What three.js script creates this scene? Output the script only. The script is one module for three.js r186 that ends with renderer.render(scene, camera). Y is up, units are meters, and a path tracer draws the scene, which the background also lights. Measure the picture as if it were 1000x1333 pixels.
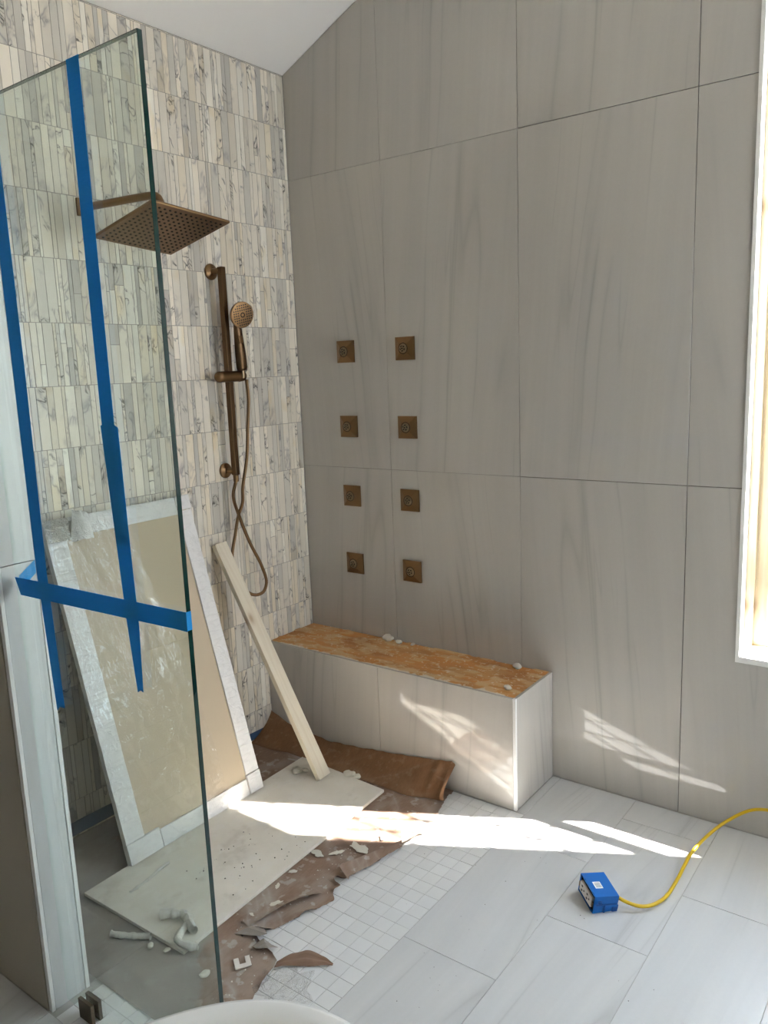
import * as THREE from 'three';
import { RoundedBoxGeometry } from 'three/addons/geometries/RoundedBoxGeometry.js';
import { mergeGeometries } from 'three/addons/utils/BufferGeometryUtils.js';

// ------------------------------------------------------------------ camera, sky, sun, exposure
const scene = new THREE.Scene();
const camera = new THREE.PerspectiveCamera(65.165, 0.75, 0.05, 200);
camera.rotation.order = 'YXZ';
camera.rotation.set(-0.17754, 0.64660, -0.03908);
camera.position.set(2.46755, 1.59, 2.67981);

function V3(x, y, z) { return new THREE.Vector3(x, y, z); }
const SUNDIR = new THREE.Vector3(1.85, 2.8, -1.0).normalize();      // towards the sun
const SKY = 5.0;                                                     // hazy bright sky: white towards the horizon, pale blue overhead
{
  const W = 256, H = 128, d = new Float32Array(W * H * 4);
  for (let j = 0; j < H; j++) for (let i = 0; i < W; i++) {
    const up = ((j + 0.5) / H - 0.5) * Math.PI, az = ((i + 0.5) / W - 0.5) * 2 * Math.PI, h = Math.max(0, Math.sin(up)), k = Math.pow(h, 0.6);
    const c = V3(Math.cos(up) * Math.cos(az), Math.sin(up), Math.cos(up) * Math.sin(az)).dot(SUNDIR), glow = 1 + 0.5 * Math.pow(Math.max(0, c), 6), o = (j * W + i) * 4;
    d[o] = SKY * glow * (0.95 - 0.30 * k); d[o + 1] = SKY * glow * (1.01 - 0.17 * k); d[o + 2] = SKY * glow * (1.10 - 0.02 * k); d[o + 3] = 1;
  }
  const t = new THREE.DataTexture(d, W, H, THREE.RGBAFormat, THREE.FloatType); t.mapping = THREE.EquirectangularReflectionMapping; t.magFilter = t.minFilter = THREE.LinearFilter; t.needsUpdate = true;
  scene.background = t; scene.environment = t;
}

const sun = new THREE.DirectionalLight(new THREE.Color(1.0, 0.965, 0.92), 36);
sun.name = 'sun'; sun.position.copy(SUNDIR).multiplyScalar(12).add(new THREE.Vector3(1.5, 0.5, 0.5));
sun.target.position.set(1.5, 0.5, 0.5); sun.castShadow = true;
sun.shadow.mapSize.set(4096, 4096); sun.shadow.radius = 1.2; sun.shadow.bias = -0.0004;
Object.assign(sun.shadow.camera, { left: -5, right: 5, top: 5, bottom: -5, near: 0.5, far: 30 });
scene.add(sun); scene.add(sun.target);

const renderer = new THREE.WebGLRenderer({ antialias: true });
renderer.toneMapping = THREE.LinearToneMapping;
renderer.toneMappingExposure = 2.5;
renderer.shadowMap.enabled = true;

// ------------------------------------------------------------------ helpers
let seed = 20240611;
const rnd = () => { seed = (seed * 1664525 + 1013904223) >>> 0; return seed / 4294967296; };
const rr = (a, b) => a + (b - a) * rnd();
const V = (x, y, z) => new THREE.Vector3(x, y, z);
const used = {};
function numbered(n) { const k = used[n] = (used[n] ?? -1) + 1; return k ? n + '_' + String(k).padStart(3, '0') : n; }
function tag(o, label, category, group, kind) {
  if (label) o.userData.label = label;
  if (category) o.userData.category = category;
  if (group) o.userData.group = group;
  if (kind) o.userData.kind = kind;
  return o;
}
function thing(name, label, category, p = [0, 0, 0], turn = 0, group) {
  const o = new THREE.Group(); o.name = numbered(name); o.position.set(...p); o.rotation.y = turn;
  scene.add(o); return tag(o, label, category, group);
}
function obj(name, g, m, parent = scene) {
  if (Array.isArray(g)) g = mergeGeometries(g.map((q) => { const r = q.index ? q.toNonIndexed() : q; for (const k of Object.keys(r.attributes)) if (!['position', 'normal', 'uv'].includes(k)) r.deleteAttribute(k); return r; }));
  const o = new THREE.Mesh(g, m); o.castShadow = o.receiveShadow = true;
  o.name = parent === scene ? numbered(name) : name; parent.add(o); return o;
}
function struct(name, g, m, label) { const o = obj(name, g, m); return tag(o, label, null, null, 'structure'); }
const box = (x0, x1, y0, y1, z0, z1) => { const g = new THREE.BoxGeometry(x1 - x0, y1 - y0, z1 - z0); g.translate((x0 + x1) / 2, (y0 + y1) / 2, (z0 + z1) / 2); return g; };
const rbox = (x0, x1, y0, y1, z0, z1, r = 0.002, s = 2) => { const g = new RoundedBoxGeometry(x1 - x0, y1 - y0, z1 - z0, s, r); g.translate((x0 + x1) / 2, (y0 + y1) / 2, (z0 + z1) / 2); return g; };
const cyl = (r0, r1, h, n = 24) => new THREE.CylinderGeometry(r0, r1, h, n);
// uv from position: fn(x,y,z,nx,ny,nz) -> [u,v]
function uvBy(g, fn) {
  const p = g.attributes.position, n = g.attributes.normal, uv = new Float32Array(p.count * 2);
  for (let i = 0; i < p.count; i++) { const q = fn(p.getX(i), p.getY(i), p.getZ(i), n.getX(i), n.getY(i), n.getZ(i)); uv[2 * i] = q[0]; uv[2 * i + 1] = q[1]; }
  g.setAttribute('uv', new THREE.BufferAttribute(uv, 2)); return g;
}
const boxUV = (g, s = 1, ox = 0, oy = 0) => uvBy(g, (x, y, z, nx, ny, nz) => Math.abs(nx) > 0.7 ? [z * s + ox, y * s + oy] : Math.abs(ny) > 0.7 ? [x * s + ox, z * s + oy] : [x * s + ox, y * s + oy]);
function poly(pts, depth, bevel = 0) {           // prism in xy, front at +depth
  const s = new THREE.Shape(pts.map((p) => new THREE.Vector2(p[0], p[1])));
  return new THREE.ExtrudeGeometry(s, bevel ? { depth: depth - 2 * bevel, bevelEnabled: true, bevelThickness: bevel, bevelSize: bevel, bevelOffset: -bevel, bevelSegments: 1 } : { depth, bevelEnabled: false });
}
function grid(nu, nv, fn, flip = false) {        // surface from fn(u,v) -> Vector3
  const pos = [], uv = [], idx = [];
  for (let j = 0; j <= nv; j++) for (let i = 0; i <= nu; i++) { const p = fn(i / nu, j / nv); pos.push(p.x, p.y, p.z); uv.push(i / nu, j / nv); }
  for (let j = 0; j < nv; j++) for (let i = 0; i < nu; i++) { const a = j * (nu + 1) + i, b = a + 1, c = a + nu + 1, d = c + 1; flip ? idx.push(a, c, b, b, c, d) : idx.push(a, b, c, b, d, c); }
  const g = new THREE.BufferGeometry();
  g.setAttribute('position', new THREE.Float32BufferAttribute(pos, 3)); g.setAttribute('uv', new THREE.Float32BufferAttribute(uv, 2));
  g.setIndex(idx); g.computeVertexNormals(); return g;
}
// ------------------------------------------------------------------ noise and textures
const hash = (x, y, s) => { let h = (x * 374761393 + y * 668265263 + s * 974634331) | 0; h = Math.imul(h ^ (h >>> 13), 1274126177); h ^= h >>> 16; return (h >>> 0) / 4294967296; };
function vn(x, y, s = 0) {
  const ix = Math.floor(x), iy = Math.floor(y); let fx = x - ix, fy = y - iy; fx = fx * fx * (3 - 2 * fx); fy = fy * fy * (3 - 2 * fy);
  const a = hash(ix, iy, s), b = hash(ix + 1, iy, s), c = hash(ix, iy + 1, s), d = hash(ix + 1, iy + 1, s);
  return a + (b - a) * fx + (c - a) * fy + (a - b - c + d) * fx * fy;
}
const fbm = (x, y, s = 0, o = 4) => { let t = 0, a = 0.5, n = 0; for (let i = 0; i < o; i++) { t += a * vn(x, y, s + i * 17); n += a; a *= 0.5; x = x * 2.03 + 7.1; y = y * 2.03 + 3.7; } return t / n; };
const sm = (a, b, x) => { x = Math.min(1, Math.max(0, (x - a) / (b - a))); return x * x * (3 - 2 * x); };
const mix = (a, b, t) => [a[0] + (b[0] - a[0]) * t, a[1] + (b[1] - a[1]) * t, a[2] + (b[2] - a[2]) * t];
function tex(W, H, fn, srgb = true, wrap = true) {       // fn(u,v) -> [r,g,b] 0..255
  const d = new Uint8Array(W * H * 4);
  for (let j = 0; j < H; j++) for (let i = 0; i < W; i++) { const c = fn((i + 0.5) / W, (j + 0.5) / H), k = (j * W + i) * 4; for (let q = 0; q < 3; q++) d[k + q] = Math.max(0, Math.min(255, c[q] ?? c[0])); d[k + 3] = 255; }
  const t = new THREE.DataTexture(d, W, H); t.magFilter = THREE.LinearFilter; t.minFilter = THREE.LinearMipmapLinearFilter; t.generateMipmaps = true;
  t.wrapS = t.wrapT = wrap ? THREE.RepeatWrapping : THREE.ClampToEdgeWrapping;
  if (srgb) t.colorSpace = THREE.SRGBColorSpace; t.needsUpdate = true; return t;
}
// dolomite slab: 0.61 x 1.22 m, long soft streaks that lean a little
const slabTex = (s, base, amt) => tex(640, 1024, (u, v) => {
  const X = u * 0.61, Y = v * 1.22, w = (fbm(X * 5, Y * 1.1, s + 3, 3) - 0.5) * 0.05, xs = X - 0.085 * Y + w;
  const broad = fbm(xs * 14, Y * 0.7, s, 4) - 0.5, fine = fbm(xs * 75, Y * 1.3, s + 9, 3) - 0.5, grain = fbm(X * 160, Y * 160, s + 21, 2) - 0.5;
  const r = 1 - Math.abs(2 * fbm(xs * 9.5, Y * 0.55, s + 40, 2) - 1), line = Math.pow(r, 16) * sm(0.48, 0.72, fbm(X * 4, Y * 1.7, s + 60, 2));
  const r2 = 1 - Math.abs(2 * fbm(xs * 24, Y * 0.7, s + 80, 2) - 1), line2 = Math.pow(r2, 22) * sm(0.5, 0.75, fbm(X * 6, Y * 2.1, s + 90, 2));
  const k = 1 + amt * (broad * 0.13 + fine * 0.05 + grain * 0.025) - amt * (line * 0.17 + line2 * 0.12);
  const warm = (fbm(xs * 7, Y * 0.6, s + 33, 3) - 0.5) * 10 * amt;
  return [base[0] * k + warm * 0.5, base[1] * k + warm * 0.15, base[2] * k - warm * 0.7];
});
const T = {};
T.slabA = slabTex(1, [208, 204, 197], 0.4);
T.slabB = slabTex(101, [208, 204, 197], 0.4);
T.floorA = slabTex(301, [205, 204, 202], 0.45);
// calacatta marble, 1.2 x 1.2 m
T.marble = tex(1024, 1024, (u, v) => {
  const X = u * 1.2, Y = v * 1.2, w1 = fbm(X * 9, Y * 6, 501, 4) - 0.5, w2 = fbm(X * 9 + 30, Y * 6 + 9, 541, 4) - 0.5;
  const cloud = fbm(X * 7 + w1, Y * 4 + w2, 561, 4) - 0.5;
  const n = fbm(X * 13 + w1 * 3 + Y * 5, Y * 9 + w2 * 3, 601, 4), vein = Math.pow(1 - Math.abs(2 * n - 1), 14) * sm(0.46, 0.66, fbm(X * 9, Y * 9, 611, 3));
  const n2 = fbm(X * 24 + w2 * 5 - Y * 12, Y * 15 + w1 * 5, 651, 4), dark = Math.pow(1 - Math.abs(2 * n2 - 1), 20) * sm(0.60, 0.74, fbm(X * 13, Y * 13, 661, 3));
  const warm = sm(0.62, 0.8, fbm(X * 10 + w2, Y * 7, 691, 3));
  let k = 1 + cloud * 0.14 - vein * 0.26 - dark * 0.62;
  return [244 * k - warm * 4, 241 * k - warm * 10, 235 * k - warm * 22 + vein * 6];
});
// kraft paper with trodden-in plaster dust, 1.2 x 1.7 m
const kraft = (s, dusty) => tex(768, 1024, (u, v) => {
  const X = u * 1.2, Y = v * 1.7, f = fbm(X * 260, Y * 60, s, 2) - 0.5, b = fbm(X * 6, Y * 6, s + 5, 4) - 0.5;
  let c = dusty > 0.5 ? [136 + f * 14 + b * 26, 111 + f * 12 + b * 22, 94 + f * 12 + b * 18] : [130 + f * 16 + b * 22, 93 + f * 14 + b * 18, 62 + f * 12 + b * 14];
  const d = sm(0.50, 0.72, fbm(X * 9 + 3, Y * 7, s + 11, 5)) * 0.38 * dusty + sm(0.66, 0.72, fbm(X * 38, Y * 38, s + 31, 4)) * 0.5 * dusty;
  const smear = Math.pow(1 - Math.abs(2 * fbm(X * 5 - Y * 5, Y * 4, s + 51, 4) - 1), 10) * 0.4 * dusty;
  c = mix(c, [184, 177, 168], Math.min(0.85, d + smear));
  if (dusty > 0.5) c = mix(c, [146 + b * 30, 141 + b * 30, 134 + b * 30], 0.8 * sm(0.42, 0.56, fbm(X * 7, Y * 7, s + 71, 4) + 0.5 * Math.max(sm(0.80, 0.70, X) * sm(0.5, 0.9, Y), sm(-0.03, 0.10, 0.787 + (Y - 1.35) * 1.1 - X)) - 0.27));   // grey dust, with glass haze painted in along the pane edge
  return c;
});
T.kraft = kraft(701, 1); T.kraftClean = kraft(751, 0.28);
T.floorDust = tex(768, 1024, (u, v) => {                            // the same paper further in, ground grey with mud
  const X = u, Y = v * 1.5, b = fbm(X * 7, Y * 7, 801, 5), s = Math.pow(1 - Math.abs(2 * fbm(X * 4 + Y * 2, Y * 5, 821, 4) - 1), 8);
  return mix([134, 126, 116], [196, 192, 184], Math.min(0.9, sm(0.45, 0.75, b) * 0.7 + s * 0.35));
});
T.drywall = tex(640, 1024, (u, v) => {                              // pale sheet with scuffs, crumbs of mortar and dark flecks
  const X = u * 0.5, Y = v * 1.05, b = fbm(X * 8, Y * 8, 851, 4) - 0.5, sp = vn(X * 420, Y * 420, 871), mk = sm(0.6, 0.8, fbm(X * 14, Y * 14, 881, 4)), wt = sm(0.58, 0.66, fbm(X * 30 + 3, Y * 22, 891, 4));
  let c = [226 + b * 22, 219 + b * 22, 206 + b * 22];
  c = mix(c, [190, 180, 164], mk * 0.35); c = mix(c, [232, 227, 218], wt * 0.35);
  if (sp > 0.985 && vn(X * 20, Y * 20, 899) > 0.55) c = mix(c, [80, 66, 52], 0.8);
  return c;
});
T.membrane = tex(1024, 256, (u, v) => {                             // orange sheet membrane smeared with thinset
  const X = u * 1.2, Y = v * 0.3, m = sm(0.53, 0.60, fbm(X * 16 + Y * 6, Y * 34, 901, 5)), t = sm(0.42, 0.7, fbm(X * 9, Y * 24, 921, 4)), sp = sm(0.70, 0.74, fbm(X * 90, Y * 90, 941, 3));
  let c = mix([206, 142, 78], [176, 120, 68], sm(0.4, 0.75, fbm(X * 6, Y * 12, 951, 4)));
  c = mix(c, [204, 166, 116], t * 0.5); c = mix(c, [214, 190, 154], m * 0.5); c = mix(c, [212, 204, 190], 0.9 * sm(0.93, 0.97, v + 0.05 * (vn(X * 60, 4, 961) - 0.5))); return mix(c, [224, 212, 192], sp * 0.6);
});
const wood = (s, a, b) => tex(256, 1024, (u, v) => {
  const X = u * 0.1, Y = v, w = fbm(X * 30, Y * 3, s, 3), r = Math.sin((X * 240 + w * 14 + fbm(X * 12, Y * 1.2, s + 5, 3) * 16)) * 0.5 + 0.5, f = fbm(X * 900, Y * 16, s + 9, 2);
  const kn = Math.exp(-(Math.pow((X - 0.05) / 0.012, 2) + Math.pow((Y - 0.62) / 0.02, 2)));
  return mix(mix(a, b, r * 0.35 + f * 0.4), [140, 104, 70], kn * 0.55);
});
T.pine = wood(1001, [232, 222, 202], [214, 200, 174]); T.windowWood = wood(1051, [242, 228, 200], [228, 206, 168]);
T.card = tex(512, 512, (u, v) => { const b = fbm(u * 9, v * 9, 1101, 4), c = Math.pow(1 - Math.abs(2 * fbm(u * 7, v * 18, 1121, 4) - 1), 16), g = 228 + (b - 0.5) * 12 - c * 9; return [g + 1, g - 1, g - 4]; });
T.wrinkle = tex(512, 512, (u, v) => { const n = fbm(u * 9 + fbm(u * 6, v * 6, 1201, 3) * 2, v * 14, 1211, 4); const g = Math.pow(1 - Math.abs(2 * n - 1), 5) * 200 + fbm(u * 30, v * 30, 1221, 3) * 55; return [g, g, g]; }, false);
T.soft = tex(256, 256, (u, v) => { const g = fbm(u * 40, v * 40, 1301, 4) * 255; return [g, g, g]; }, false);
T.crepe = tex(64, 512, (u, v) => { const g = vn(u * 8, v * 150, 1401) * 200 + vn(u * 60, v * 200, 1411) * 55; return [g, g, g]; }, false);
// ------------------------------------------------------------------ materials
const P = (o) => new THREE.MeshPhysicalMaterial(o);
const M = {
  slabA: P({ map: T.slabA, roughness: 0.05, ior: 1.5, color: 0xeae8e5 }), slabB: P({ map: T.slabB, roughness: 0.05, ior: 1.5, color: 0xeae8e5 }), benchA: P({ map: T.slabA, roughness: 0.06, ior: 1.5, color: 0xeae8e6 }), benchB: P({ map: T.slabB, roughness: 0.06, ior: 1.5, color: 0xeae8e6 }),
  floorA: P({ map: T.floorA, roughness: 0.32, ior: 1.48 }),
  grout: P({ color: 0xa09a90, roughness: 0.95 }), groutWall: P({ color: 0x837d73, roughness: 0.95 }), groutDark: P({ color: 0x6d675f, roughness: 0.95 }), groutFloor: P({ color: 0xb2afa9, roughness: 0.95 }),
  mosaic: [0xdedddb, 0xdbdad8, 0xe1e0de, 0xdcdbd8].map((c) => P({ color: c, roughness: 0.3 })),
  ceiling: P({ color: 0xf6f4f0, roughness: 0.95, bumpMap: T.soft, bumpScale: 0.0004 }),
  plaster: P({ color: 0xb3ab9b, roughness: 0.95, bumpMap: T.soft, bumpScale: 0.0005 }),
  paint: P({ color: 0xcfcac0, roughness: 0.9 }),
  whiteTrim: P({ color: 0xeceae6, roughness: 0.35 }), whitePaint: P({ color: 0xf1efe9, roughness: 0.6 }),
  bronze: P({ color: 0x84694c, metalness: 1, roughness: 0.34 }), bronzePlate: P({ color: 0x86694a, metalness: 1, roughness: 0.36 }), bronzeDark: P({ color: 0x66503a, metalness: 1, roughness: 0.38 }),
  rubber: P({ color: 0x16120e, roughness: 0.7 }), clampMetal: P({ color: 0x6e6355, metalness: 1, roughness: 0.35 }), nickel: P({ color: 0x8d7b62, metalness: 1, roughness: 0.3 }),
  hole: P({ color: 0x0c0a08, roughness: 0.9 }),
  glass: P({ color: new THREE.Color(0.93, 0.975, 0.955), transmission: 1, thickness: 0, roughness: 0, ior: 1.52 }),
  glassEdge: P({ color: 0x0c2e2a, roughness: 0.08, ior: 1.52 }),
  pane: P({ color: 0xffffff, transmission: 1, thickness: 0, roughness: 0, ior: 1.5 }),
  film: P({ color: 0xffffff, transmission: 1, thickness: 0, roughness: 0.06, ior: 1.5, bumpMap: T.wrinkle, bumpScale: 0.003, side: THREE.DoubleSide }),
  filmScrap: P({ color: 0xffffff, transmission: 0.94, thickness: 0, roughness: 0.1, ior: 1.5, bumpMap: T.wrinkle, bumpScale: 0.005, side: THREE.DoubleSide }),
  tape: P({ color: 0x10a0e6, roughness: 1.0, transmission: 0.35, thickness: 0, bumpMap: T.crepe, bumpScale: 0.0002, side: THREE.DoubleSide }),
  tapeBlue: P({ color: 0x435c78, roughness: 0.7 }),
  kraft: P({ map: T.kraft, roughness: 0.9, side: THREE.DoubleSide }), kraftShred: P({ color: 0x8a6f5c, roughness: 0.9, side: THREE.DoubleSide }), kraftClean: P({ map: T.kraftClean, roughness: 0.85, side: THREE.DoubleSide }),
  floorDust: P({ map: T.floorDust, roughness: 0.95 }),
  drywall: P({ map: T.drywall, roughness: 0.9, bumpMap: T.soft, bumpScale: 0.0005 }), drywallEdge: P({ color: 0xcfc8b8, roughness: 0.95 }),
  membrane: P({ map: T.membrane, roughness: 0.75, bumpMap: T.membrane, bumpScale: 0.002 }),
  mortar: P({ color: 0xd8d2c4, roughness: 0.95 }), speck: P({ color: 0x3a2e22, roughness: 0.9 }),
  pine: P({ map: T.pine, roughness: 0.65 }), windowWood: P({ map: T.windowWood, roughness: 0.5 }),
  card: P({ map: T.card, roughness: 0.6, bumpMap: T.wrinkle, bumpScale: 0.0015 }), tileFace: P({ color: 0xc3b298, roughness: 0.45, bumpMap: T.soft, bumpScale: 0.0002 }),
  foil: P({ color: 0xd7d4cc, metalness: 0.35, roughness: 0.3, bumpMap: T.wrinkle, bumpScale: 0.006 }),
  tub: P({ color: 0xefeeea, roughness: 0.18, clearcoat: 0.6, clearcoatRoughness: 0.08 }),
  bluePlastic: P({ color: 0x0f67b8, roughness: 0.4 }), blueDark: P({ color: 0x0a4f96, roughness: 0.45 }),
  ivory: P({ color: 0xe7e3da, roughness: 0.35 }), label: P({ color: 0xf2f1ee, roughness: 0.6 }),
  yellow: P({ color: 0xd9b313, roughness: 0.45 }), clip: P({ color: 0xe6dfd6, roughness: 0.4 }),
  foam: P({ color: 0xcfcbc2, roughness: 0.9, bumpMap: T.wrinkle, bumpScale: 0.0006 }),
  leaf: P({ color: 0x5f8a38, roughness: 0.7, side: THREE.DoubleSide }), bark: P({ color: 0x5c4936, roughness: 0.9 }), patio: P({ color: 0xbdb9ae, roughness: 1 }),
};
// ------------------------------------------------------------------ the room
const EAVE = 2.813, PITCH = 0.4325, RIDGE = 1.8, XR = 3.6, ZF = 4.4;
const roofY = (x) => EAVE + PITCH * (x < RIDGE ? x : 2 * RIDGE - x);
const WIN = { x0: 1.867, x1: 2.50, y0: 0.595, y1: 2.78 };
// window opening cut out of a rectangle of wall (corner cases): polygon lists
function cutWindow(x0, x1, y0, y1) {
  const top = y1 === Infinity, Y1 = top ? 9 : y1, ry = (x) => roofY(x) - 0.002;
  const inX = x0 < WIN.x1 && x1 > WIN.x0, inY = y0 < WIN.y1 && Y1 > WIN.y0;
  if (inX && inY) {
    const left = x0 < WIN.x0, low = y0 < WIN.y0;
    const hx = left ? WIN.x0 : WIN.x1, hy = low ? WIN.y0 : WIN.y1;
    if (!low && !top) return left ? [[x0, y0], [hx, y0], [hx, y1], [x0, y1]] : [[hx, y0], [x1, y0], [x1, y1], [hx, y1]];
    if (top) return left ? [[x0, y0], [hx, y0], [hx, hy], [x1, hy], [x1, ry(x1)], [RIDGE, ry(RIDGE)], [x0, ry(x0)]] : [[hx, y0], [x1, y0], [x1, ry(x1)], [x0, ry(x0)], [x0, hy], [hx, hy]];
    if (left && low) return [[x0, y0], [x1, y0], [x1, hy], [hx, hy], [hx, y1], [x0, y1]];
    if (left) return [[x0, y0], [hx, y0], [hx, hy], [x1, hy], [x1, y1], [x0, y1]];
    if (low) return [[x0, y0], [x1, y0], [x1, y1], [hx, y1], [hx, hy], [x0, hy]];
    return [[hx, y0], [x1, y0], [x1, y1], [x0, y1], [x0, hy], [hx, hy]];
  }
  if (top) { const p = [[x0, y0], [x1, y0], [x1, roofY(x1) - 0.002]]; if (x0 < RIDGE && x1 > RIDGE) p.push([RIDGE, roofY(RIDGE) - 0.002]); p.push([x0, roofY(x0) - 0.002]); return p; }
  return [[x0, y0], [x1, y0], [x1, y1], [x0, y1]];
}
// back wall: backing + slabs
{
  const s = new THREE.Shape([[-0.2, -0.12], [XR + 0.2, -0.12], [XR + 0.2, roofY(XR)], [RIDGE, roofY(RIDGE)], [0, EAVE], [-0.2, EAVE]].map((p) => new THREE.Vector2(...p)));
  s.holes.push(new THREE.Path([[WIN.x0, WIN.y0], [WIN.x0, WIN.y1], [WIN.x1, WIN.y1], [WIN.x1, WIN.y0]].map((p) => new THREE.Vector2(...p))));
  const g = new THREE.ExtrudeGeometry(s, { depth: 0.108, bevelEnabled: false }); g.translate(0, 0, -0.12);
  const wall = struct('wall_back', g, M.groutWall, 'back shower wall clad in large grey-white stone slabs');
  const xs = [0.0, 0.49, 1.088, 1.698, 2.308, 2.918, 3.6], ys = [0, 1.171, 2.391, Infinity];
  for (let r = 0; r < 3; r++) for (let c = 0; c < 6; c++) {
    const j = c < 2 ? 0.0005 : 0.0011, jl = c < 3 && c ? (c === 1 ? 0.0005 : 0.0011) : j;
    const pts = cutWindow(xs[c] + (c ? jl : 0.0005), xs[c + 1] - j, ys[r] + (r ? j : 0.0005), ys[r + 1] - (r < 2 ? j : 0));
    const q = poly(pts, 0.0108, 0.0006); q.translate(0, 0, -0.0115 + 0.0004 * hash(c, r, 5));
    const fx = hash(c, r, 1) > 0.5 ? 1 : -1, fy = 1, ox = xs[c] + (fx < 0 ? 0.61 : 0), oy = r < 2 ? ys[r] : 2.391;
    uvBy(q, (x, y) => [fx * (x - ox) / 0.61 * 0.985 + 0.005, (y - oy) / 1.222 * fy]);
    obj('slab', q, (c + r) % 2 ? M.slabA : M.slabB, wall);
  }
}
// ceiling: two sloping panels
{
  const pr = [[-0.2, EAVE - 0.2 * PITCH], [RIDGE, roofY(RIDGE)], [XR + 1.3, EAVE - 1.3 * PITCH], [XR + 1.3, EAVE - 1.2 * PITCH], [RIDGE, roofY(RIDGE) + 0.16], [-0.2, EAVE + 0.05]];  // right slope runs on as an added eave, keeping sun off the side window
  const g = poly(pr, ZF + 0.47); g.translate(0, 0, -0.27);        // runs on as the gable overhang outside boxUV(g);
  struct('ceiling', g, M.ceiling, 'white vaulted ceiling');
}
// left wall: backing + marble sticks laid upright in rows
{
  const wall = struct('wall_left', box(-0.2, -0.0013, -0.12, EAVE - 0.002, -0.012, 1.676), M.grout, 'shower side wall of upright marble sticks');
  const tints = [0xfffcf4, 0xf6f0e5, 0xe3e0d8, 0xefeae0, 0xdad7d0, 0xf4ecdc, 0xf3eee4, 0xfff9ee, 0xe9e3d7, 0xd3d0ca].map((c) => P({ map: T.marble, color: c, roughness: 0.3, ior: 1.5 }));
  const cam = camera.clone(); cam.updateMatrixWorld(true); cam.updateProjectionMatrix();
  const area = (y0, y1, z0, z1) => { const p = [V(0, y0, z0), V(0, y0, z1), V(0, y1, z1), V(0, y1, z0)].map((v) => v.project(cam)); if (p.some((v) => Math.abs(v.x) > 1.02 || Math.abs(v.y) > 1.02)) return 0; let a = 0; p.forEach((v, i) => { const w = p[(i + 1) % 4]; a += (v.x * w.y - w.x * v.y) * 0.5; }); return Math.abs(a); };
  const sticks = [], g2 = 0.0011;
  for (let k = -6; k < 9; k++) {
    const y0 = Math.max(0.001, 1.161 + 0.2055 * k), y1 = Math.min(EAVE - 0.004, 1.161 + 0.2055 * (k + 1));
    let z = 0.0012;
    while (z < 1.672) {
      let w = [0.012, 0.016, 0.021, 0.025, 0.029, 0.036][Math.floor(rnd() * 6)] + rr(-0.002, 0.002); if (z + w > 1.66) w = 1.674 - z;
      const cuts = rnd() < 0.14 ? [y0, y0 + (y1 - y0) * rr(0.25, 0.75), y1] : [y0, y1];
      for (let i = 0; i + 1 < cuts.length; i++) sticks.push({ a: cuts[i] + g2, b: cuts[i + 1] - g2, z0: z + g2, z1: z + w - g2, m: Math.floor(rnd() * tints.length), d: rr(-0.0005, 0.0006), u: rr(0.02, 0.93), v: rr(0.02, 0.8), t: rr(-0.0016, 0.0016), s: area(cuts[i], cuts[i + 1], z, z + w) });
      z += w;
    }
  }
  const make = (s) => {
    const g = box(-0.008, s.d, s.a, s.b, s.z0, s.z1), p = g.attributes.position;
    for (let i = 0; i < p.count; i++) p.setZ(i, p.getZ(i) + s.t * 0.35 * ((p.getY(i) - s.a) / (s.b - s.a) - 0.5));
    return uvBy(g, (x, y, z) => [s.u + (z - s.z0) / 1.2, s.v + (y - s.a) / 1.2]);
  };
  sticks.sort((p, q) => q.s - p.s);
  sticks.slice(0, 300).forEach((s) => obj('marble_stick', make(s), tints[s.m], wall));
  tints.forEach((m, i) => { const rest = sticks.slice(300).filter((s) => s.m === i).map(make); if (rest.length) tag(obj('marble_sticks', rest, m, wall), null, null, null, 'stuff'); });
}
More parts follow.
